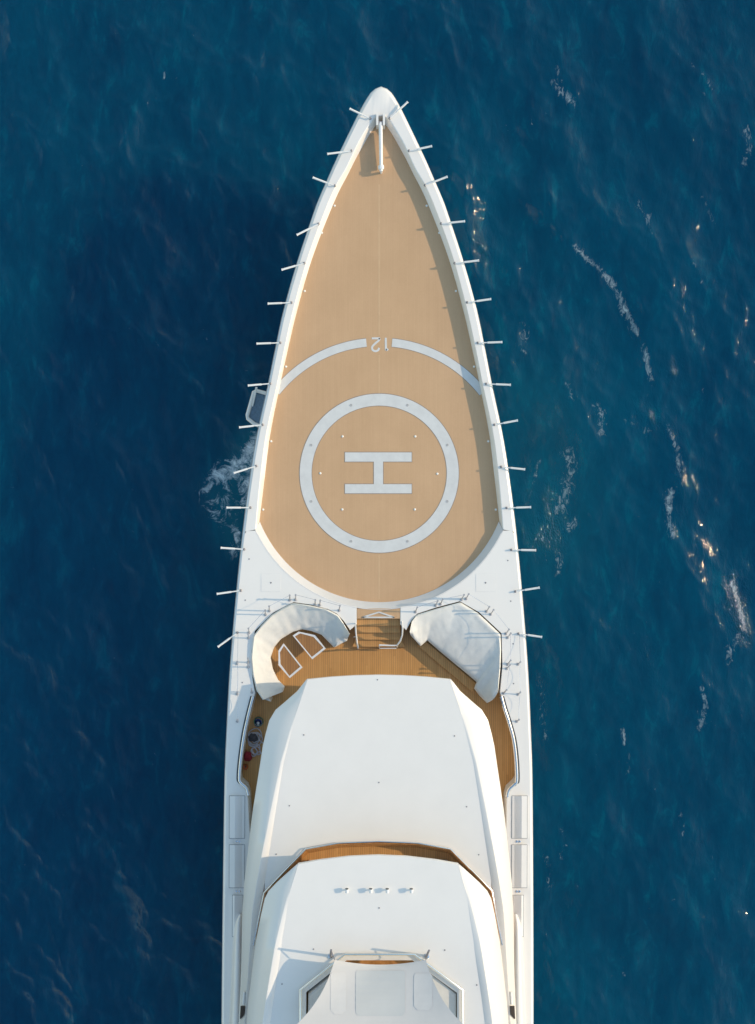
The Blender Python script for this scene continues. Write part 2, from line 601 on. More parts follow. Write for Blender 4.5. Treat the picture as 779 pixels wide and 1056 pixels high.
add_tube(bm, [P(368, 656, 6.5), P(365, 657, 5.9), P(366, 657, 5.33)], 0.02, 8)
finish('handrail', bm, M_TUBE, st, 45)
bm = bmesh.new()
add_tube(bm, [P(414.5, 640, 7.15), P(415.4, 648, 6.9), P(415, 655, 6.65), P(413, 661, 6.45), P(409.6, 665.6, 6.3), P(404, 665.8, 6.28), P(391.5, 665.3, 6.28)], 0.035, 8)
add_tube(bm, [P(414.5, 640, 7.15), P(414, 642, ZD - 0.02)], 0.025, 8)
add_tube(bm, [P(391.5, 665.3, 6.28), P(391.5, 667.5, 5.8), P(391.8, 668.5, 5.33)], 0.025, 8)
add_tube(bm, [P(409.6, 665.6, 6.28), P(409.6, 668, 5.33)], 0.025, 8)
add_tube(bm, [P(391.6, 668.6, 5.75), P(409, 668.6, 5.75)], 0.022, 8)
finish('handrail', bm, M_TUBE, st, 45)

# folded net stanchions along the gunwale
STL = [((382, 122), (361, 112)), ((362.5, 155.5), (338, 158.5)), ((345.5, 191.5), (323, 183)), ((328.6, 230.8), (306.5, 242)), ((314, 271.3), (290.8, 278)),
       ((300.8, 312), (276.5, 313)), ((289.2, 353.4), (265, 354.3)), ((279, 395.5), (256, 397.5)), ((271, 438), (247, 440.7)), ((264.5, 480.5), (241.5, 487.7)),
       ((258.5, 523.5), (234, 523.5)), ((252, 566.5), (228, 565)), ((248.5, 609), (224, 612.5)), ((245, 652.5), (225, 667))]
STR = [((402, 122), (420.5, 105)), ((422, 155.5), (445.5, 150.5)), ((438.5, 191), (461.5, 182)), ((455, 230.5), (479.5, 228)), ((469, 271.3), (494, 268.5)),
       ((482, 311.8), (506.5, 308.3)), ((493, 353.5), (518, 352.7)), ((501.6, 395.8), (526.7, 396.8)), ((510, 438), (534, 433.5)), ((517, 481.4), (541.5, 484)),
       ((522.7, 523.8), (547.6, 523)), ((527.6, 567), (552.8, 567.5)), ((531.7, 610), (556.5, 606)), ((535, 653.5), (559, 657))]
for a, b in STL + STR:
    pa, pb = P(a[0], a[1], ZD + 0.09), P(b[0], b[1], ZD + 0.2)
    mid = pa.lerp(pb, 0.42)
    bm = bmesh.new()
    add_tube(bm, [pa, mid], 0.026, 8)
    add_tube(bm, [mid - (pb - pa) * 0.02, pb], 0.042, 10)
    add_tube(bm, [pb - (pb - pa) * 0.03, pb + (pb - pa) * 0.015], 0.052, 10)
    p = finish('net_stanchion', bm, M_TUBE, yacht, 45)
    bm = bmesh.new()
    add_lathe(bm, [(0.055, 0), (0.05, 0.03), (0.035, 0.04), (0.035, 0.13), (0.02, 0.14)], P(a[0], a[1], ZD - 0.004), 10)
    finish('hinge_base', bm, M_BRACKET, p, 40)

# jackstaff lying folded over the bow
jack = bpy.data.objects.new('jackstaff', None)
jack.location = P(392.5, 130, ZD) - yacht.location
COL.objects.link(jack)
jack.parent = yacht
tube('staff', [P(392.6, 126, 6.55), P(393.0, 150, 6.50), P(393.3, 176.5, 6.46)], 0.085, M_TUBE, jack, 10, 0.07)
bm = bmesh.new()
add_box(bm, P(392.9, 134, 6.27), P(393.2, 174, 6.2), 0.05, 0.24)
finish('staff_fin', bm, M_TUBE, jack)
bm = bmesh.new()
add_tube(bm, [P(393.2, 170.8, 6.46), P(393.3, 174.5, 6.46)], 0.12, 10)
add_tube(bm, [P(391.6, 171.5, 6.46), P(395.6, 170.5, 6.46)], 0.05, 8)
add_tube(bm, [P(393.3, 176, 6.44), P(393.3, 178, ZH + 0.0)], 0.05, 8)
finish('staff_head', bm, M_TUBE, jack)
bm = bmesh.new()
for x in (389.3, 396.1):
    add_box(bm, P(x, 121.0, ZH), P(x, 133.0, ZH), 0.09, 0.55)
finish('cradle', bm, M_WHITE, jack)
tube('pivot_pin', [P(390, 126, 6.57), P(395.6, 126, 6.57)], 0.06, M_BRACKET, jack)

# guard-rail posts round the seating well, with slack wires
PR = [(428.7, 631), (449.5, 624.5), (454.5, 623), (476.3, 618.3), (481, 617.5), (502, 630.5), (506.3, 633.5), (522, 653.5), (523.8, 657.5), (523.7, 685), (523, 689.5), (519.5, 715)]
PL = [(350, 629.5), (330, 624), (325, 623.5), (305, 618.5), (299, 618.8), (278, 630), (274, 634), (257, 652.5), (256.5, 658), (256.4, 683), (256.2, 688), (260, 714)]
SIDE = [[(534.6, 685), (534.6, 716), (533.2, 744)], [(244.6, 684.5), (244.6, 715.7), (244.8, 744)]]


def post(x, y, h=0.72):
    b = P(x, y, ZD - 0.004)
    bm = bmesh.new()
    top = b + Vector((0.05, 0.3 * h + 0.03, h))
    add_lathe(bm, [(0.065, 0), (0.06, 0.03), (0.03, 0.04)], b, 8)
    add_tube(bm, [b + Vector((0, 0, 0.02)), top], 0.025, 8)
    add_tube(bm, [top - Vector((0, 0, 0.03)), top + Vector((0, 0, 0.04))], 0.04, 8)
    finish('rail_post', bm, M_POST, yacht, 40)
    return top


def wire(a, b, sag=0.06):
    pts = [a.lerp(b, t) - Vector((0, 0, sag * 4 * t * (1 - t))) for t in np.linspace(0, 1, 7)]
    tube('rail_wire', pts, 0.007, M_STEEL, yacht, 5)


for lst in (PR, PL):
    tops = [post(*q) for q in lst]
    for i in range(0, len(tops) - 1):
        if (tops[i] - tops[i + 1]).length > 0.45:
            wire(tops[i], tops[i + 1])
for lst in SIDE:
    tops = [post(*q, h=0.35) for q in lst]
    for a, b in zip(tops, tops[1:]):
        wire(a, b, 0.2)
    wire(tops[0], tops[0] + Vector((0.0, 1.1, -0.25)))

# flush hatches, drains and small fittings on the white decks
for x, y, w in ((501, 601, 10), (279.5, 601, 10)):
    hb = bmesh.new()
    add_slab(hb, [P(x + dx * (w + 0.3), y + dy * (w - 1 + 0.3), ZD) for dx, dy in ((-1, -1), (1, -1), (1, 1), (-1, 1))], ZD - 0.03, ZD + 0.001)
    h = finish('deck_hatch', hb, mat('hatch_seam', (0.74, 0.73, 0.71), 0.6, var=0.1), yacht)
    hb = bmesh.new()
    add_slab(hb, [P(x + dx * w, y + dy * (w - 1), ZD) for dx, dy in ((-1, -1), (1, -1), (1, 1), (-1, 1))], ZD - 0.03, ZD + 0.006, 0.004)
    finish('hatch_lid', hb, M_DECKWHITE, h, flat_top=True)
    lathe('hatch_latch', [(0.036, 0), (0.036, 0.01), (0.015, 0.015)], P(x, y, ZD + 0.005), M_BRACKET, h, 8)
for x, y in ((257, 576.5), (253, 619), (524, 578), (527, 620), (529.5, 664), (250, 704), (530, 705)):
    lathe('deck_drain', [(0.03, 0), (0.027, 0.008), (0.014, 0.01)], P(x, y, ZD), M_BRACKET, yacht, 8)

# bulwark lockers abreast of the deckhouse: an outboard flat, a sloping trough and an inboard flat
for s in (-1, 1):
    for y0, y1 in ((821, 864.5), (871.5, 915.5), (923.5, 966)):
        ua, ub = (138.0, 153.5) if y0 < 920 else (139.5, 150.0)
        up = [ua, 140.5, 147.2, ub]
        bm = bmesh.new()
        add_slab(bm, [U(s, u, y, ZD) for u, y in ((ua - .45, y0 - .45), (ub + .45, y0 - .45), (ub + .45, y1 + .45), (ua - .45, y1 + .45))], ZD - 0.05, ZD + 0.004)
        lk = finish('locker_surround', bm, M_SEAM, yacht)
        bm = bmesh.new()
        rows = []
        for y in (y0, y1):
            rows.append([U(s, u, y, z) for u, z in ((ua, ZD - 0.03), (ua, ZD + 0.025), (up[1], ZD + 0.035), (up[2], ZD + 0.15), (up[2] + 0.8, ZD + 0.16), (ub, ZD + 0.13), (ub, ZD - 0.03))])
        add_loft(bm, rows, True, True)
        finish('locker_lid', bm, M_WHITE, lk, 15)
    for y in (868, 919.5):
        for u in (143, 146):
            lathe('locker_latch', [(0.05, 0), (0.05, 0.02), (0.02, 0.03)], U(s, u, y, ZD), M_STEEL, yacht, 8)

# steel rail along the passage edge
RL = [(261.5, 718), (257, 735.5), (252.5, 756), (249, 780), (247.2, 801), (248.5, 807), (254.5, 812.5), (256.6, 820)]
RR = [(517, 718), (520.5, 731), (525, 745), (529.8, 763), (532.4, 785), (533, 805), (530.5, 809), (525, 814.5), (523, 822)]
for lst in (RL, RR):
    pts = [tuple(q) for q in catmull(lst, 5)]
    tube('passage_rail', [P(x, y, ZD + 0.09) for x, y in pts], 0.075, M_STEEL, yacht, 10)
    sgn = -1 if lst is RL else 1
    bm = bmesh.new()  # dark strip painting the shaded gap outboard of the rail
    rows = [[P(x + sgn * 1.4, y, ZD - 0.02), P(x + sgn * 1.4, y, ZD + 0.012), P(x + sgn * 3.2, y, ZD + 0.012), P(x + sgn * 3.2, y, ZD - 0.02)] for x, y in pts[:-8]]
    add_loft(bm, rows)
    finish('gap_shade_strip', bm, mat('gap_shade_black', (0.05, 0.06, 0.075), 0.4, var=0.2), yacht)

# ------------------------------------------------------------------ lower deckhouse
Z1 = 8.0
RIDGE = [(700.5, 74), (741, 88), (786, 101), (832, 110.5), (879, 119.5), (910, 125), (940, 129.7), (1000, 133.5), (1050, 137), (1100, 139)]
OUTER = [(700.6, 74.6), (713, 84.5), (724, 97), (732, 106.5), (743, 113), (756, 116.5), (769, 119.5), (786, 122), (812, 126), (839, 130), (879, 134.5), (910, 138), (945, 140), (1000, 140.8), (1050, 143), (1100, 145)]
LIPW = [(700, 0.6), (735, 1.0), (786, 3), (832, 5.2), (879, 7), (910, 8), (1100, 8.5)]
ZO = [(700.6, 7.97), (713, 7.78), (724, 7.58), (732, 7.52), (745, 7.50), (800, 7.50), (1100, 7.50)]
FR = [(-74.2, 700.6), (-50, 698.2), (-25, 696.6), (0, 696.0), (25, 696.6), (50, 698.2), (74.2, 700.6)]
FL = [(-117.3, 921), (-74.5, 876), (-41, 870), (0, 868.5), (41, 870), (74.5, 876), (117.3, 919)]


def rise(y, k=0.16):
    return k * min(1, max(0, (y - 735) / 190.0))


house = bpy.data.objects.new('lower_deckhouse', None)
house.location = P(390.5, 800, ZT) - yacht.location
COL.objects.link(house)
house.parent = yacht
ys = sorted(set([700.6, 706, 713, 719, 724, 728, 732, 737, 743, 750, 756, 769, 786] + list(range(800, 1401, 12))))
for s in (-1, 1):
    rows = []
    for y in ys:
        uo, ur, lw, zo = tab(OUTER, y), tab(RIDGE, y), tab(LIPW, y), tab(ZO, y)
        uo = max(uo, ur + 0.4)
        zr = Z1 + rise(y)
        um, zm = lerp(ur, uo, 0.5), lerp(zr, zo, 0.46)
        rows.append([U(s, ur - lw - 0.5, y, Z1 - 0.2), U(s, ur - lw, y, Z1 + 0.002), U(s, ur - 0.6, y, zr - 0.01), U(s, ur + 0.2, y, zr - 0.012), U(s, um, y, zm), U(s, uo - 0.4, y, zo + 0.03), U(s, uo, y, zo - 0.05), U(s, uo - 2.0, y, zo - 0.18)])
    loft('side_coaming', rows, M_WHITE, house, closed=True, caps=True, smooth=36)
poly = [(cx(y) + u, y) for u, y in FR]
for y in (741, 786, 832, 879, 905):
    poly.append((cx(y) + tab(RIDGE, y) - tab(LIPW, y) + 0.6, y))
poly += [(cx(y) + u, y) for u, y in FL[::-1]]
for y in (905, 879, 832, 786, 741):
    poly.append((cx(y) - tab(RIDGE, y) + tab(LIPW, y) - 0.6, y))
roof1 = slab('roof', poly, Z1 - 0.16, Z1 - 0.003, M_WHITE, house, 0.03)
# cabin body under the overhang, and its raked windscreen
slab('cabin_wall', [(cx(y) + s * u, y) for s, u, y in ((-1, 62, 722), (1, 62, 722), (1, 96, 745), (1, 108, 790), (1, 121, 860), (-1, 121, 860), (-1, 108, 790), (-1, 96, 745))], ZT - 0.02, 7.85, M_WHITE, house, 0)
slab('cabin_wall', [(cx(y) + s * u, y) for s, u, y in ((-1, 121, 859), (1, 121, 859), (1, 132, 960), (1, 134, 1400), (-1, 134, 1400), (-1, 132, 960))], ZT - 0.02, 6.9, M_WHITE, house, 0)
rows = []
for z, du, dy in ((6.2, 4.0, -5), (7.7, 1.0, -1)):
    rows.append([P(cx(y) + u, y, z) for u, y in ((-97 - du, 745 + dy), (-62 - du, 721 + dy), (0, 717 + dy), (62 + du, 721 + dy), (97 + du, 745 + dy))])
loft('windscreen', rows, M_GLASS, house)
for x, y in ((389.5, 701), (313.5, 758), (469, 759), (391, 807), (298.6, 831), (481.5, 832), (285, 881), (494, 881.5)):
    lathe('roof_fitting', [(0.028, 0), (0.028, 0.012), (0.015, 0.02)], P(x, y, Z1), M_BRACKET, roof1, 8)

# walkway recess in front of the upper deckhouse
slab('bridge_walkway', [(cx(y) + u, y) for u, y in ((-60, 866), (60, 866), (84, 872), (128, 918), (130, 960), (-130, 960), (-128, 918), (-84, 872))], 6.9, 7.05, M_TEAK, house, 0)
fl = [Vector((cx(y) + u, y)) for u, y in FL]
fl = [Vector((cx(975) - 127.8, 975)), Vector((cx(945) - 122, 945))] + fl + [Vector((cx(945) + 122, 945)), Vector((cx(975) + 127.8, 975))]


def shift_line(pts, d):
    out = []
    n = len(pts)
    for i, p in enumerate(pts):
        ta = (p - pts[i - 1]).normalized() if i else None
        tb = (pts[i + 1] - p).normalized() if i < n - 1 else None
        t = ((ta or tb) + (tb or ta)).normalized()
        q = Vector((-t.y, t.x))
        c = max(0.5, q.dot(Vector((-(ta or tb).y, (ta or tb).x))))
        out.append(p + q * (d / c))
    return out


w0, w1 = shift_line(fl, -1.2), shift_line(fl, 0.6)
w2 = shift_line(fl, 4.5)
loft('walkway_wall', [[P(p.x, p.y, Z1 - 0.02) for p in w1], [P(p.x, p.y, 7.04) for p in w2]], M_WOOD, house, smooth=15)
cap = shift_line(fl, 0.6)
loft('wall_cap', [[P(p.x, p.y, z) for p in q] for q, z in ((shift_line(fl, -0.8), Z1 - 0.02), (shift_line(fl, -0.8), Z1 + 0.045), (shift_line(fl, 1.5), Z1 + 0.045), (shift_line(fl, 1.5), Z1 - 0.05))], M_WOOD, house, smooth=20)
tube('cap_rail', [P(p.x, p.y, Z1 + 0.12) for p in shift_line(fl, -0.4)], 0.03, M_STEEL, house, 8)

# long fairings outboard
for s in (-1, 1):
    rows = []
    for y, ua, ub in ((943, 140.5, 143.2), (946, 140, 145), (951, 140, 147), (960, 139.5, 148.6), (985, 139.5, 150), (1020, 139.5, 151.3), (1060, 139.5, 153), (1400, 139.5, 154)):
        h = 0.62 * min(1, ((y - 938) / 45.0) ** 0.5)
        rows.append([U(s, lerp(ua, ub, (1 - math.cos(a)) / 2), y, ZD - 0.02 + h * math.sin(a) ** 0.7) for a in np.linspace(0, math.pi, 10)])
    loft('side_fairing', rows, M_WHITE, house, caps=False, smooth=50)
    # dark slab on the slope, painting the shaded inside of an opening
    bm = bmesh.new()
    q = []
    for y, f0, f1 in ((1037.5, 0.05, 0.78), (1047, 0.1, 0.78), (1051, 0.62, 0.8)):
        a, b, z0, z1 = tab(RIDGE, y), tab(OUTER, y), Z1 + rise(y), tab(ZO, y)
        pts = []
        for f in (f0, f1):
            u, z = lerp(a, b, f), lerp(z0, z1, f)
            pts.append(U(s, u + 0.3, y, z + 0.10))
        q.append(pts)
    add_loft(bm, q)
    bmesh.ops.solidify(bm, geom=bm.faces[:], thickness=0.03)
    finish('side_opening_shade', bm, M_DARK, house)
    tube('side_handle', [U(s, 137.6, 1023, 8.1), U(s, 138.2, 1036, 8.1)], 0.05, M_TUBE, house)

# ------------------------------------------------------------------ upper deckhouse
Z2 = 10.0
R2 = [(891.2, 83.2), (926, 94), (945, 99), (972, 105.5), (1018, 113), (1051, 118), (1100, 122)]
O2 = [(891.4, 83.8), (900, 93.5), (910, 104.5), (919, 113), (927, 117), (945, 121), (972, 126), (1000, 129.5), (1037, 134), (1100, 138)]
L2 = [(891, 0.6), (926, 1.5), (945, 4), (984, 7), (1100, 8)]
ZO2 = [(891.4, 9.97), (900, 9.80), (910, 9.6), (919, 9.42), (927, 9.36), (1100, 9.36)]
GF = [(-83, 891.2), (-60, 887.2), (-30, 883.6), (0, 882.3), (30, 883.6), (60, 887.2), (83, 891.2)]
up = bpy.data.objects.new('upper_deckhouse', None)
up.location = P(390.5, 980, 7.0) - yacht.location
COL.objects.link(up)
up.parent = yacht
ys = sorted(set([891.4, 895, 900, 905, 910, 915, 919, 923, 927, 935] + list(range(945, 1401, 12))))
for s in (-1, 1):
    rows = []
    for y in ys:
        uo, ur, lw, zo = tab(O2, y), tab(R2, y), tab(L2, y), tab(ZO2, y)
        uo = max(uo, ur + 0.4)
        zr = Z2 + 0.14 * min(1, max(0, (y - 920) / 90.0))
        um, zm = lerp(ur, uo, 0.5), lerp(zr, zo, 0.46)
        rows.append([U(s, ur - lw - 0.5, y, Z2 - 0.2), U(s, ur - lw, y, Z2 + 0.002), U(s, ur - 0.6, y, zr - 0.01), U(s, ur + 0.2, y, zr - 0.012), U(s, um, y, zm), U(s, uo - 0.4, y, zo + 0.03), U(s, uo, y, zo - 0.05), U(s, uo - 2.0, y, zo - 0.18)])
    loft('side_coaming', rows, M_WHITE, up, closed=True, caps=True, smooth=36)
NOTCH = [(478.5, 1400), (477.5, 1021), (427.5, 984.5), (355.5, 984.5), (310, 1020.5), (308.5, 1400)]
poly = [(cx(y) + u, y) for u, y in GF]
for y in (926, 945, 972, 1018, 1051, 1100, 1400):
    poly.append((cx(y) + tab(R2, y) - tab(L2, y) + 0.6, y))
poly += NOTCH
for y in (1400, 1100, 1051, 1018, 972, 945, 926):
    poly.append((cx(y) - tab(R2, y) + tab(L2, y) - 0.6, y))
roof2 = slab('roof', poly, Z2 - 0.16, Z2 - 0.003, M_WHITE, up, 0.03)
slab('cabin_wall', [(cx(y) + s * u, y) for s, u, y in ((-1, 74, 903), (1, 74, 903), (1, 100, 925), (1, 108, 950), (1, 116, 1000), (1, 124, 1400), (-1, 124, 1400), (-1, 116, 1000), (-1, 108, 950), (-1, 100, 925))], 7.0, 9.2, M_WHITE, up, 0)
slab('cabin_wall', [(cx(y) + s * u, y) for s, u, y in ((-1, 70, 903), (1, 70, 903), (1, 84, 925), (1, 88, 980), (-1, 88, 980), (-1, 84, 925))], 9.1, 9.85, M_WHITE, up, 0)
rows = []
for z, d in ((8.0, -4.0), (9.1, 0.0)):
    rows.append([P(cx(y) + u, y, z) for u, y in ((-102 + d, 925 + d), (-76, 902 + d), (0, 895 + d), (76, 902 + d), (102 - d, 925 + d))])
loft('windscreen', rows, M_GLASS, up)
for x, y in ((391.3, 936.5), (323.5, 979), (291, 1015), (459, 980), (492, 1016)):
    lathe('roof_fitting', [(0.028, 0), (0.028, 0.012), (0.015, 0.02)], P(x, y, Z2), M_BRACKET, roof2, 8)
# four small searchlights across the roof
for x, y in ((358, 917.5), (382.5, 917.5), (399.5, 917.5), (424.3, 917.5)):
    b = P(x, y, Z2 - 0.003)
    bm = bmesh.new()
    add_lathe(bm, [(0.07, 0), (0.06, 0.02), (0.03, 0.03), (0.03, 0.12), (0.04, 0.13)], b, 10)
    add_tube(bm, [b + Vector((0, 0.08, 0.19)), b + Vector((0, -0.07, 0.18))], 0.08, 12, 0.06)
    l = finish('roof_light', bm, M_TUBE, up, 40)
    bm = bmesh.new()
    add_tube(bm, [b + Vector((0, 0.075, 0.19)), b + Vector((0, 0.095, 0.191))], 0.065, 12)
    finish('lens', bm, M_GLASS, l, 40)

# open flying bridge let into the roof
slab('flying_bridge_floor', [(302, 976), (486, 976), (486, 1400), (302, 1400)], 9.12, 9.25, M_TEAK, up, 0)
nl = [Vector(p) for p in NOTCH]
loft('flying_bridge_wall', [[P(p.x, p.y, Z2 - 0.03) for p in nl], [P(p.x, p.y, 9.24) for p in nl]], M_WHITE, up, smooth=15)
i0, i1 = shift_line(nl, -1.0), shift_line(nl, -6.0)
if abs(i1[2].y - 984.5) < 3 or i1[2].y < 984.5:
    i0, i1 = shift_line(nl, 1.0), shift_line(nl, 6.0)
loft('flying_bridge_coaming', [[P(p.x, p.y, z) for p in q] for q, z in ((shift_line(nl, 0), Z2 + 0.02), (i0, Z2 + 0.045), (i1, Z2 + 0.03), (i1, 9.3))], M_WHITE, up, smooth=20)
slab('wooden_ledge', [(356, 988), (427, 988), (427, 1004), (356, 1004)], 9.24, 9.62, M_WOOD, up, 0.01)
tube('flying_bridge_rail', [P(p.x, p.y, Z2 + 0.16) for p in nl], 0.045, M_STEEL, up, 8)
for seat in ([(318, 1026), (345, 1004), (362, 1004), (362, 1075), (317, 1075)],
             [(471, 1026), (444, 1004), (424, 1004), (424, 1075), (471, 1075)]):
    slab('flying_bridge_seat', seat, 9.24, 9.93, M_CANVAS, up, 0.08)

# ------------------------------------------------------------------ awning on two poles (a thing of its own)
aw = thing('awning', 'wide pale grey cloth awning stretched over the open deck behind the row of roof lights', 'awning', P(391, 1050, Z2))
AW_L = catmull([(345.5, 990), (343.5, 996), (338.5, 1010), (330, 1027), (318, 1044), (303, 1060), (288, 1075)], 6)
AW_R = catmull([(439.5, 990), (441.5, 998), (447, 1012), (456, 1030), (467, 1045), (481, 1060), (496, 1075)], 6)
rows = []
n = len(AW_L)
for i in range(n):
    a, b = AW_L[i], AW_R[i]
    r = []
    for k in range(31):
        t = k / 30
        sagy = 5.0 * (1 - (2 * t - 1) ** 2) * max(0, 1 - i / 10.0)
        z = 10.95 + 0.012 * i - 0.22 * (4 * t * (1 - t)) + 0.05 * math.sin(t * 9 + i * 0.21) * 0.4
        r.append(P(lerp(a[0], b[0], t), lerp(a[1], b[1], t) + sagy, z))
    rows.append(r)
bm = bmesh.new()
add_loft(bm, rows)
bmesh.ops.solidify(bm, geom=bm.faces[:], thickness=0.012)
finish('cloth', bm, M_AWN, aw, 60)


def aw_z(px, py):
    a = min(AW_L, key=lambda q: abs(q[1] - py))
    i = AW_L.index(a)
    b = AW_R[i]
    t = min(1, max(0, (px - a[0]) / (b[0] - a[0])))
    return 10.95 + 0.012 * i - 0.22 * (4 * t * (1 - t)) + 0.05 * math.sin(t * 9 + i * 0.21) * 0.4


def aw_patch(name, x0, x1, y0, y1, m, cut=5, lift=0.008):
    rows = []
    for y in np.linspace(y0, y1, 24):
        d = 0
        if cut and y > y1 - cut:
            d = (y - (y1 - cut)) * 1.0
        if cut and y < y0 + cut * 0.6:
            d = (y0 + cut * 0.6 - y) * 0.8
        rows.append([P(x, y, aw_z(x, y) + lift) for x in np.linspace(x0 + d, x1 - d, 20)])
    return loft(name, rows, m, aw, smooth=60)


aw_patch('centre_panel', 367, 418, 1001, 1048, M_AWNP, 3)
aw_patch('side_panel', 341, 357, 1003, 1046, mat('awning_band_cloth', (0.625, 0.605, 0.59), 0.75, var=0.03), 4)
aw_patch('side_panel', 427, 446, 1004, 1042, bpy.data.materials['awning_band_cloth'], 4)
for x, y, tx, ty in ((341.2, 986.3, 341.6, 980.0), (440.3, 986.3, 442.6, 980.5)):
    tube('pole', [P(x, y, Z2 - 0.003), P(tx, ty, 11.15)], 0.05, M_BRACKET, aw, 10, 0.04)
    lathe('pole_socket', [(0.11, 0), (0.10, 0.04), (0.06, 0.06)], P(x, y, Z2 - 0.003), M_STEEL, aw, 10)
    ex = 345.5 if x < 390 else 439.5
    tube('corner_strap', [P(tx, ty, 11.1), P(ex, 990, 10.96)], 0.018, M_BRACKET, aw, 6)

# ------------------------------------------------------------------ covered furniture in the well


def wrinkle(v, k):
    q = Vector((v.x * 1.3, v.y * 1.3, k))
    n = noise.fractal(q, 1.0, 2.0, 3)
    n2 = noise.noise(Vector((v.x * 4.0 + v.y * 2.2, v.y * 0.9 - v.x * 0.5, k + 9)))
    n3 = 1 - abs(noise.noise(Vector((v.x * 2.1 - v.y * 2.6, (v.x + v.y) * 0.55, k + 4)))) * 2.2
    n4 = 1 - abs(noise.noise(Vector((v.x * 3.4 + v.y * 1.2, v.y * 1.1 - v.x * 0.4, k + 14)))) * 2.2
    return 0.016 * n + 0.008 * n2 + 0.018 * max(0, n3) ** 3 + 0.010 * max(0, n4) ** 3


def cover(name, parent, outer, inner, prof, n, m, k, hump=None):
    """loft from the back (outer) line to the seat front (inner) line; prof = (fraction, height)"""
    o, i = resample(outer, n), resample(inner, n)
    o = [a + (a - b).normalized() * 0.9 for a, b in zip(o, i)]
    rows = []
    for j, (a, b) in enumerate(zip(o, i)):
        t = j / (n - 1)
        r = []
        for f, z in prof:
            q = a.lerp(b, f)
            zz = z + (hump(t, f) if hump else 0)
            w = P(q.x, q.y, max(zz, ZT + 0.01))
            if 0.02 < f < 0.995 and z > ZT + 0.1:
                w.z += wrinkle(w, k)
            r.append(w)
        rows.append(r)
    return loft(name, rows, m, parent, smooth=70)


def profile(zb, ze, zf):
    pr = [(0.0, zb - 0.4), (0.0, zb - 0.1), (0.015, zb - 0.03), (0.05, zb)]
    for f in np.linspace(0.1, 0.95, 16):
        pr.append((f, lerp(zb, ze, f ** 1.1)))
    pr += [(0.985, ze - 0.06), (1.0, ze - 0.16), (1.0, zf)]
    return pr


sofa = thing('sofa', 'curved sofa under a pleated white canvas cover beside two small tables', 'sofa', P(280, 670, ZT), 'covered seating in the well')
S_OUT = [(272, 721.5), (265.4, 712), (261.6, 696), (260, 678), (262.3, 656), (270, 646), (281, 634.5), (291, 628.5), (303, 622.5), (320, 625), (337, 629), (348.6, 635), (354, 643), (360.5, 654.5)]
S_IN = [(292, 713.5), (294, 708), (287, 701), (281.6, 690), (279.3, 678), (283, 667.5), (290, 659), (302.4, 651.6), (311.6, 649), (321, 650.8), (331.7, 654.7), (342.4, 665.5), (344.5, 668), (357.5, 661)]
cover('canvas_cover', sofa, S_OUT, S_IN, profile(6.62, 5.95, ZT + 0.02), 90, M_CANVAS, 3.0,
      lambda t, f: -0.10 * abs(math.sin(t * 9.0 + f)) ** 0.5 * f * (1 - f) * 2 + 0.012 * math.sin(t * 95 + 3 * f) * f + 0.014 * math.sin(t * 47 - 5 * f) * f)
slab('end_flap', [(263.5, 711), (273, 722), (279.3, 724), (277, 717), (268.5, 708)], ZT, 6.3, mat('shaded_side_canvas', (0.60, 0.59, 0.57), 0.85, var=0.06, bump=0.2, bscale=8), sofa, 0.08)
slab('end_flap', [(346, 667.2), (358, 661.2), (360, 655), (356, 650), (350, 655)], ZT, 6.12, M_CANVAS, sofa, 0.1)

pad = thing('sunpad', 'wide sunbed under one flat grey white canvas cover, on the starboard side', 'sunbed', P(475, 670, ZT), 'covered seating in the well')
D_OUT = [(423, 652), (425, 641), (430, 634.6), (450, 628.5), (474.7, 621.7), (493, 633), (516, 654.7), (516.6, 670), (516, 687), (513.4, 714), (510, 720)]
D_IN = [(423.5, 655), (433.8, 666.6), (440.8, 660.5), (453, 671), (466, 682), (480, 693.5), (491.7, 703.5), (489, 710), (495, 718), (502.5, 725.3), (508, 722)]


def dh(t, f):
    e = max(0, 1 - t / 0.13) + max(0, 1 - (1 - t) / 0.16)
    return 0.22 * min(1, e * 1.6) * min(1, f * 2)


cover('canvas_cover', pad, D_OUT, D_IN, profile(6.56, 5.98, ZT + 0.1), 90, M_CANVASG, 8.0, dh)
slab('base_step', [(431, 666), (437.5, 660), (492, 705), (487, 713.5)], ZT - 0.01, ZT + 0.16, M_TEAK, pad, 0.02)


def table(label, pts):
    c = sum((Vector(p) for p in pts), Vector((0, 0))) / len(pts)
    t = thing('table', label, 'table', P(c.x, c.y, ZT), 'angled low tables in the well')
    z = ZT + 0.58
    slab('tabletop', pts, z - 0.05, z - 0.01, M_TABLE, t, 0.005)
    ins = [tuple(Vector(p) + (c - Vector(p)).normalized() * 2.4) for p in pts]
    bm = bmesh.new()
    n = len(pts)
    rows = []
    for k in range(n + 1):
        a, b = pts[k % n], ins[k % n]
        rows.append([P(*a, z) - Vector((0, 0, 0.08)), P(*a, z), P(*b, z), P(*b, z) - Vector((0, 0, 0.03))])
    add_loft(bm, rows)
    finish('edge_frame', bm, M_TUBE, t, 20)
    lathe('pedestal', [(0.22, 0), (0.2, 0.03), (0.06, 0.06), (0.06, 0.54)], P(c.x, c.y, ZT), M_STEEL, t, 12)


table('low five-sided table with white rim, nearer the port passage', [(292.5, 663.6), (312, 688.5), (299, 699.5), (287.3, 686), (287.3, 671)])
table('low five-sided table with white rim, nearer the stairway', [(302, 655.5), (308, 651.5), (325, 655), (336, 669), (322.2, 680)])

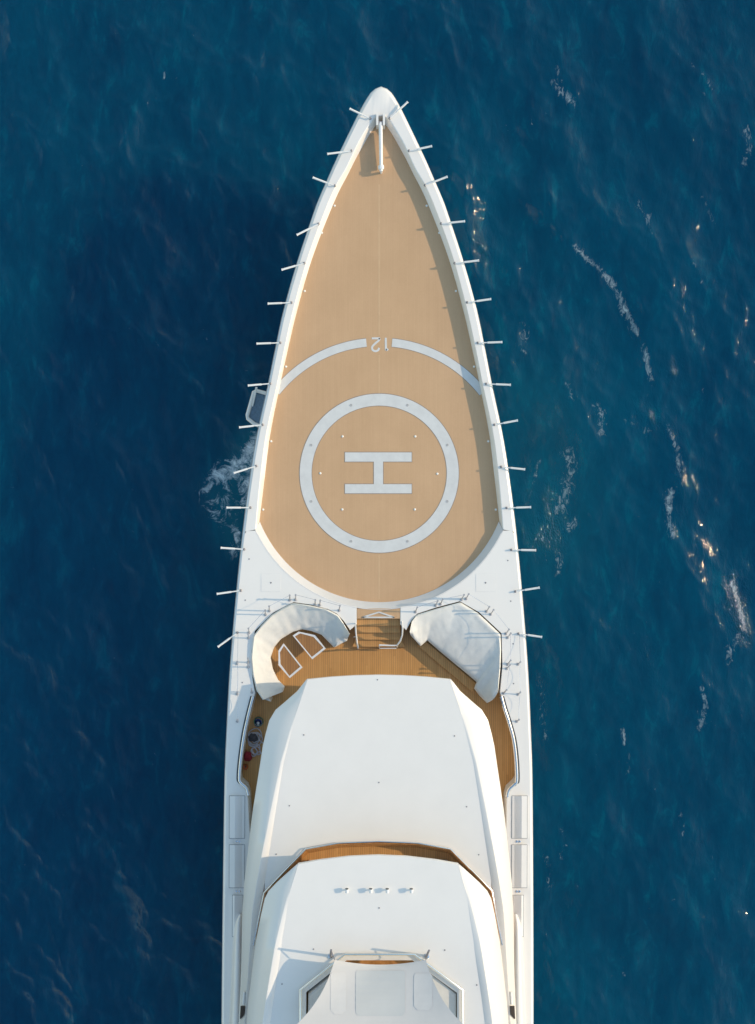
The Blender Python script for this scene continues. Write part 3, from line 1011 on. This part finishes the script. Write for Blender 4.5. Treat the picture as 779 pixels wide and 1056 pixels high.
# ------------------------------------------------------------------ cleaning gear in the port passage
bk = thing('bucket', 'round blue bucket with dark green rim on the port passage teak', 'bucket', P(266.8, 744.3, ZT))
lathe('body', [(0.13, 0.0), (0.17, 0.3), (0.155, 0.3), (0.12, 0.05)], P(266.8, 744.3, ZT + 0.001), M_BLUE, bk, 20)
bm = bmesh.new()
c = P(266.8, 744.3, ZT + 0.3)
add_tube(bm, [c + Vector((0.185 * math.cos(a), 0.185 * math.sin(a), 0)) for a in np.linspace(0, 2 * math.pi, 25)], 0.028, 8)
finish('rim', bm, M_GREEN, bk, 60)
bm = bmesh.new()
add_tube(bm, [c + Vector((0.19 * math.cos(a), -0.13 * math.sin(a) - 0.02, 0.05 * math.sin(a))) for a in np.linspace(0, math.pi, 12)], 0.008, 6)
finish('handle', bm, M_STEEL, bk, 60)
bm = bmesh.new()
b = P(266.8, 745.6, ZT + 0.05)
add_lathe(bm, [(0.05, 0), (0.085, 0.05), (0.085, 0.14), (0.05, 0.19)], b, 10)
tag(finish('sponge', bm, M_SPONGE, None, 50), 'small white sponge inside the blue bucket', 'sponge')


def coil(name, label, c, radii, m, turns=4):
    bm = bmesh.new()
    pts = []
    for k in range(turns * 22):
        a = 2 * math.pi * k / 22
        r = lerp(radii[0], radii[1], k / (turns * 22))
        r *= 1 + 0.22 * noise.noise(Vector((math.cos(a) * 1.3, math.sin(a) * 1.3, (k // 22) * 0.9 + c.y)))
        pts.append(c + Vector((r * math.cos(a) + 0.07 * math.sin(a * 0.37), r * math.sin(a) * 1.12 + 0.05 * math.cos(a * 0.29), 0.035 + 0.028 * (k / 22) + 0.02 * math.sin(a * 2.1))))
    pts.append(pts[-1] + Vector((0.2, -0.16, -0.03)))
    add_tube(bm, pts, 0.024, 7)
    return tag(finish(name, bm, m, None, 60), label, 'hose')


coil('hose', 'pale grey deck hose coiled around a dark bag in the port passage', P(262.6, 761.5, ZT), (0.32, 0.16), M_HOSE, 4)
coil('hose', 'smaller lilac grey hose coil beside the dark red bag', P(263.6, 774, ZT), (0.20, 0.12), mat('lilac_grey_hose', (0.56, 0.53, 0.60), 0.45, var=0.2, scale=10), 3)


def bag(name, label, cat, c, sx, sy, sz, m):
    bm = bmesh.new()
    bmesh.ops.create_icosphere(bm, subdivisions=3, radius=1)
    for v in bm.verts:
        n = noise.noise(v.co * 1.7 + Vector((sx * 9, sy * 5, 2)))
        f = 1 + 0.5 * n + 0.12 * noise.noise(v.co * 5.0)
        v.co = Vector((v.co.x * sx * f, v.co.y * sy * f, max(-0.75, v.co.z) * sz * f + sz * 0.7)) + c
    return tag(finish(name, bm, m, None, 60), label, cat)


bag('bag', 'soft charcoal bag lying within the larger hose coil', 'bag', P(261.6, 760.5, ZT), 0.19, 0.17, 0.16, M_BAG)
bag('bag', 'crumpled dark red bag by the passage rail', 'bag', P(256.3, 779.5, ZT), 0.17, 0.22, 0.16, M_RED)
can = thing('can', 'small orange can standing alone in the port passage', 'can', P(253.6, 790.5, ZT))
lathe('body', [(0.10, 0), (0.11, 0.02), (0.11, 0.22), (0.09, 0.25)], P(253.6, 790.5, ZT), M_ORANGE, can, 14)
lathe('cap', [(0.04, 0), (0.04, 0.04), (0.02, 0.05)], P(253.6, 790.5, ZT + 0.25), M_DARK, can, 10)

# ------------------------------------------------------------------ shell door folded out of the port side
zp = 3.6
DOOR = [(264.5, 403.5), (278, 406.5), (272, 442), (262, 438), (254.5, 432.0), (254.0, 428.5), (261.5, 405.0)]
plat = bpy.data.objects.new('hull_door', None)
plat.location = P(263, 420, zp) - yacht.location
COL.objects.link(plat)
plat.parent = yacht
slab('grating', [(263.5, 405.5), (279, 408.5), (274, 439), (262.5, 435.5), (257, 431), (257.3, 427.5)], zp - 0.05, zp, M_MESH, plat, 0)
bm = bmesh.new()
pts = [P(x, y, zp + 0.02) for x, y in ((279, 406.8), (264.5, 402.8), (262, 404.0), (255.2, 428.0), (255.6, 431.5), (262.2, 437.0), (276, 442.5))]
add_tube(bm, pts, 0.085, 8)
finish('door_frame', bm, M_WHITE, plat, 60)
tube('door_strut', [P(264.6, 399.6, zp + 0.5), P(263.3, 406, zp + 0.25), P(260.5, 419, zp + 0.06)], 0.05, M_TUBE, plat, 8, 0.03)

# ------------------------------------------------------------------ the sea
rng = np.random.default_rng(11)
NW = 70
lam = 0.42 * (9.0 / 0.42) ** rng.random(NW)
ang = math.radians(27) + rng.normal(0, 0.55, NW)
kk = 2 * np.pi / lam
kx, ky = kk * np.cos(ang), kk * np.sin(ang)
amp = 0.0080 * lam ** 1.0 * rng.uniform(0.5, 1.3, NW)
ph = rng.random(NW) * 2 * np.pi


def sea_axis(lo, hi, step, far):
    core = np.arange(lo, hi + step / 2, step)
    g, d = [], step
    x = hi
    while x < far:
        d *= 1.35
        x += d
        g.append(x)
    h, d = [], step
    x = lo
    while x > -far:
        d *= 1.35
        x -= d
        h.append(x)
    return np.concatenate([h[::-1], core, g])


gx = sea_axis(-23, 23, 0.12, 4000)
gy = sea_axis(-28, 28, 0.12, 4000)
X, Y = np.meshgrid(gx, gy)
fade = np.clip(1 - (np.maximum(np.abs(X) - 23, 0) + np.maximum(np.abs(Y) - 28, 0)) / 12, 0, 1)
# gusts: patches of rougher and calmer water
gust = 0.85 + 0.3 * np.sin(X * 0.11 + 0.07 * Y + 1.0) * np.sin(Y * 0.09 - 0.05 * X)
Zs = np.zeros_like(X)
DX = np.zeros_like(X)
DY = np.zeros_like(X)
for i in range(NW):
    a = kx[i] * X + ky[i] * Y + ph[i]
    Zs += amp[i] * np.sin(a)
    c = 0.9 * amp[i] * np.cos(a)
    DX += c * math.cos(ang[i])
    DY += c * math.sin(ang[i])
w = fade * gust
V = np.stack([X + DX * w, Y + DY * w, Zs * w], -1).reshape(-1, 3)
ny_, nx_ = X.shape
idx = np.arange(nx_ * ny_).reshape(ny_, nx_)
Q = np.stack([idx[:-1, :-1], idx[:-1, 1:], idx[1:, 1:], idx[1:, :-1]], -1).reshape(-1, 4)
me = bpy.data.meshes.new('sea')
me.vertices.add(len(V))
me.vertices.foreach_set('co', V.ravel().astype(np.float32))
me.loops.add(Q.size)
me.loops.foreach_set('vertex_index', Q.ravel().astype(np.int32))
me.polygons.add(len(Q))
me.polygons.foreach_set('loop_start', np.arange(0, Q.size, 4, dtype=np.int32))
me.polygons.foreach_set('loop_total', np.full(len(Q), 4, dtype=np.int32))
me.update()
me.polygons.foreach_set('use_smooth', np.ones(len(Q), bool))


def streak(pxs, width, strength):
    """foam mask along a crest, painted glints included: falls off from a traced line"""
    pts = [P(x, y, 0)[:2] for x, y in pxs]
    best = np.full(X.shape, 9.0)
    for (ax, ay), (bx, by) in zip(pts, pts[1:]):
        dx, dy = bx - ax, by - ay
        t = np.clip(((X - ax) * dx + (Y - ay) * dy) / (dx * dx + dy * dy), 0, 1)
        best = np.minimum(best, np.hypot(X - ax - t * dx, Y - ay - t * dy))
    return strength * np.exp(-(best / width) ** 2)


foam_glint = np.zeros_like(X)
for pxs, wd, stg in (
        ([(592, 255), (606, 268), (622, 283), (633, 300), (643, 325), (651, 345)], 0.20, 0.75), ([(660, 358), (664, 375), (672, 392)], 0.20, 0.7),
        ([(571, 85), (580, 96), (592, 107)], 0.30, 0.62), ([(576, 70), (580, 82)], 0.2, 0.5), ([(660, 205), (668, 220), (674, 236)], 0.15, 0.5),
        ([(690, 440), (697, 458), (701, 476), (704, 500)], 0.22, 0.6), ([(690, 508), (688, 525), (693, 550)], 0.24, 0.8), ([(618, 415), (622, 430), (622, 446)], 0.24, 0.6),
        ([(760, 598), (765, 615), (768, 632), (771, 648)], 0.17, 0.95), ([(764, 655), (756, 670), (754, 685)], 0.26, 0.55), ([(722, 710), (726, 727), (722, 752)], 0.24, 0.62),
        ([(642, 752), (643, 768)], 0.12, 0.9), ([(646, 775), (648, 800)], 0.15, 0.5), ([(770, 130), (774, 148), (766, 170)], 0.22, 0.6), ([(715, 65), (728, 78), (735, 95)], 0.16, 0.45),
        ([(585, 470), (588, 488), (582, 510), (580, 528)], 0.34, 0.62), ([(592, 535), (588, 545)], 0.25, 0.6), ([(578, 570), (577, 590)], 0.3, 0.5), ([(556, 475), (553, 495)], 0.15, 0.6),
        ([(655, 195), (664, 206), (676, 228)], 0.18, 0.35), ([(718, 190), (732, 215), (740, 230)], 0.15, 0.4), ([(716, 265), (724, 282), (726, 292)], 0.15, 0.4),
        ([(580, 850), (584, 868), (580, 885)], 0.18, 0.45), ([(556, 700), (560, 735), (563, 760)], 0.22, 0.42), ([(702, 840), (706, 860)], 0.15, 0.4), ([(735, 880), (740, 905)], 0.2, 0.35),
        ([(566, 885), (569, 920)], 0.2, 0.45), ([(694, 925), (698, 945)], 0.15, 0.4), ([(640, 990), (646, 1010)], 0.15, 0.35), ([(540, 330), (546, 345), (544, 362)], 0.2, 0.5),
        ([(585, 395), (590, 410)], 0.25, 0.5), ([(645, 430), (672, 446)], 0.25, 0.42), ([(170, 78), (170, 84)], 0.08, 0.8), ([(163, 355), (173, 368)], 0.2, 0.3)):
    foam_glint = np.maximum(foam_glint, streak(pxs, wd, stg))
wash = np.maximum.reduce([streak([(262, 455), (250, 475), (232, 486), (222, 489)], 0.5, 0.8), streak([(258, 480), (248, 500), (254, 520)], 0.6, 0.62),
                          streak([(222, 480), (212, 505), (225, 530), (244, 548), (240, 570)], 0.36, 0.5), streak([(236, 500), (226, 515), (240, 530)], 0.5, 0.45)])
tur = np.maximum.reduce([streak([(258, 460), (235, 500), (245, 550)], 1.0, 0.8), streak([(560, 420), (580, 500), (575, 560)], 2.2, 0.25)])
ruf = np.maximum.reduce([streak([(565, 425), (588, 470), (580, 520), (566, 560)], 0.9, 0.9), streak([(545, 470), (550, 520)], 0.5, 0.6), streak([(560, 700), (562, 790)], 0.5, 0.5),
                         streak([(660, 420), (692, 445)], 0.7, 0.6), streak([(700, 470), (690, 545)], 0.45, 0.6), streak([(640, 290), (660, 370)], 0.5, 0.5), streak([(760, 600), (768, 660)], 0.5, 0.75)])
for nm, arr in (('foam_glint', foam_glint), ('wash', wash), ('aerated', tur), ('ruffle', ruf)):
    at = me.attributes.new(nm, 'FLOAT', 'POINT')
    at.data.foreach_set('value', arr.ravel().astype(np.float32))

wm = bpy.data.materials.new('sea_water')
wm.use_nodes = True
nt = wm.node_tree
b = nt.nodes['Principled BSDF']
b.inputs['Roughness'].default_value = 0.12
b.inputs['IOR'].default_value = 1.333
b.inputs['Specular IOR Level'].default_value = 0.25
b.subsurface_method = 'BURLEY'
b.inputs['Subsurface Weight'].default_value = 1.0
b.inputs['Subsurface Radius'].default_value = (0.5, 0.9, 1.0)
b.inputs['Subsurface Scale'].default_value = 6.0
tc = nt.nodes.new('ShaderNodeTexCoord')


def tex(scale, detail=6, rough=0.6, stretch=(1, 1, 1), rot=0.0, dist=0.0):
    mp = nt.nodes.new('ShaderNodeMapping')
    mp.vector_type = 'TEXTURE' if False else 'POINT'
    mp.inputs['Rotation'].default_value = (0, 0, rot)
    mp.inputs['Scale'].default_value = stretch
    nt.links.new(tc.outputs['Object'], mp.inputs[0])
    n = nt.nodes.new('ShaderNodeTexNoise')
    n.inputs['Scale'].default_value = scale
    n.inputs['Detail'].default_value = detail
    n.inputs['Roughness'].default_value = rough
    n.inputs['Distortion'].default_value = dist
    nt.links.new(mp.outputs[0], n.inputs['Vector'])
    return n.outputs['Fac']


def math_(op, a, bb=None, clamp=False):
    n = nt.nodes.new('ShaderNodeMath')
    n.operation = op
    n.use_clamp = clamp
    for i, v in enumerate((a, bb)):
        if v is None:
            continue
        if isinstance(v, (int, float)):
            n.inputs[i].default_value = v
        else:
            nt.links.new(v, n.inputs[i])
    return n.outputs[0]


def ramp(fac, lo, hi):
    n = nt.nodes.new('ShaderNodeMapRange')
    n.clamp = True
    n.inputs['From Min'].default_value = lo
    n.inputs['From Max'].default_value = hi
    nt.links.new(fac, n.inputs['Value'])
    return n.outputs['Result']


def mixc(f, a, c):
    n = nt.nodes.new('ShaderNodeMix')
    n.data_type = 'RGBA'
    nt.links.new(f, n.inputs['Factor'])
    for s, v in (('A', a), ('B', c)):
        if isinstance(v, tuple):
            n.inputs[s].default_value = (*v, 1)
        else:
            nt.links.new(v, n.inputs[s])
    return n.outputs['Result']


def attr(nm):
    n = nt.nodes.new('ShaderNodeAttribute')
    n.attribute_name = nm
    return n.outputs['Fac']


DEEP, MIDW, TEAL = (0.0001, 0.031, 0.074), (0.0002, 0.054, 0.108), (0.0006, 0.086, 0.138)
rotc = math.radians(-27)
big = tex(0.12, 5, 0.6, (1, 0.6, 1), rotc)
med = tex(0.8, 7, 0.68, (1.6, 0.6, 1), rotc, 0.6)
f = math_('ADD', math_('MULTIPLY', big, 0.45), math_('MULTIPLY', med, 0.55))
col = mixc(ramp(f, 0.36, 0.62), DEEP, MIDW)
col = mixc(ramp(med, 0.57, 0.82), col, TEAL)
col = mixc(math_('MULTIPLY', attr('aerated'), 0.7), col, (0.008, 0.12, 0.17))
fine = tex(3.0, 8, 0.72, (1.5, 0.8, 1), rotc, 1.2)
fleck = tex(9.0, 4, 0.6, (1.3, 0.8, 1), rotc, 0.8)
fo = ramp(math_('ADD', attr('foam_glint'), math_('MULTIPLY', math_('SUBTRACT', fine, 0.5), 2.6)), 0.5, 1.35)
wa = ramp(math_('ADD', attr('wash'), math_('MULTIPLY', math_('SUBTRACT', tex(1.6, 9, 0.75, (1, 1, 1), 0.4, 1.5), 0.5), 2.6)), 0.45, 1.0)
tot = math_('MAXIMUM', math_('MULTIPLY', fo, 0.75), math_('MULTIPLY', wa, 0.95), True)
col = mixc(math_('MULTIPLY', fo, 0.75), col, (0.42, 0.52, 0.58))  # whitecaps plus sky and sun glints painted into the water colour
col = mixc(math_('MULTIPLY', wa, 0.95), col, (0.60, 0.68, 0.74))
nt.links.new(col, b.inputs['Base Color'])
nt.links.new(math_('ADD', 0.05, math_('MULTIPLY', tot, 0.5)), b.inputs['Roughness'])
bp = nt.nodes.new('ShaderNodeBump')
bp.inputs['Strength'].default_value = 0.42
bp.inputs['Distance'].default_value = 0.10
patch = math_('MAXIMUM', math_('MULTIPLY', ramp(tex(0.30, 4, 0.6, (1.3, 0.7, 1), rotc), 0.54, 0.72), 0.6), attr('ruffle'))
rip = math_('MULTIPLY', math_('MULTIPLY', tex(7.5, 3, 0.55, (1.5, 0.9, 1), rotc, 0.4), patch), 1.5)
hsum = math_('ADD', tex(2.2, 4, 0.5, (1.5, 0.75, 1), rotc, 0.5), math_('ADD', rip, math_('MULTIPLY', tex(7.0, 2, 0.5, (1.4, 0.8, 1), rotc + 0.5), 0.10)))
nt.links.new(hsum, bp.inputs['Height'])
nt.links.new(bp.outputs['Normal'], b.inputs['Normal'])
me.materials.append(wm)
sea = bpy.data.objects.new('sea', me)
COL.objects.link(sea)
sea['kind'] = 'structure'

# ------------------------------------------------------------------ light, sky, camera
sun = bpy.data.lights.new('sun', 'SUN')
sun.energy = 2.05
sun.angle = math.radians(0.53)
sun.color = (1.0, 0.79, 0.53)
so = bpy.data.objects.new('sun', sun)
d = Vector((math.cos(SUN_EL) * math.cos(SUN_AZ), math.cos(SUN_EL) * math.sin(SUN_AZ), math.sin(SUN_EL)))
so.rotation_euler = d.to_track_quat('Z', 'Y').to_euler()
so.location = d * 120
COL.objects.link(so)

wd = bpy.data.worlds.new('World')
C.world = wd
wd.use_nodes = True
wn = wd.node_tree
sky = wn.nodes.new('ShaderNodeTexSky')
sky.sky_type = 'NISHITA'
sky.sun_disc = False
sky.sun_elevation = SUN_EL
sky.sun_rotation = math.radians(90) - SUN_AZ
sky.air_density = 2.0
sky.dust_density = 0.6
sky.ozone_density = 2.0
wn.links.new(sky.outputs[0], wn.nodes['Background'].inputs['Color'])
wn.nodes['Background'].inputs['Strength'].default_value = 0.15

cam = bpy.data.cameras.new('camera')
cam.sensor_fit = 'HORIZONTAL'
cam.sensor_width = 36.0
cam.lens = 36.0 * F / 779.0
cam.shift_y = (NADY - 528.0) / 779.0
cam.shift_x = (389.5 - NADX) / 779.0
cam.clip_end = 20000
co = bpy.data.objects.new('camera', cam)
co.location = (0, 0, CAMZ)
COL.objects.link(co)
C.camera = co
C.view_settings.view_transform = 'Standard'
C.view_settings.look = 'None'
C.view_settings.exposure = 0.50
C.view_settings.gamma = 1
C.render.film_transparent = False
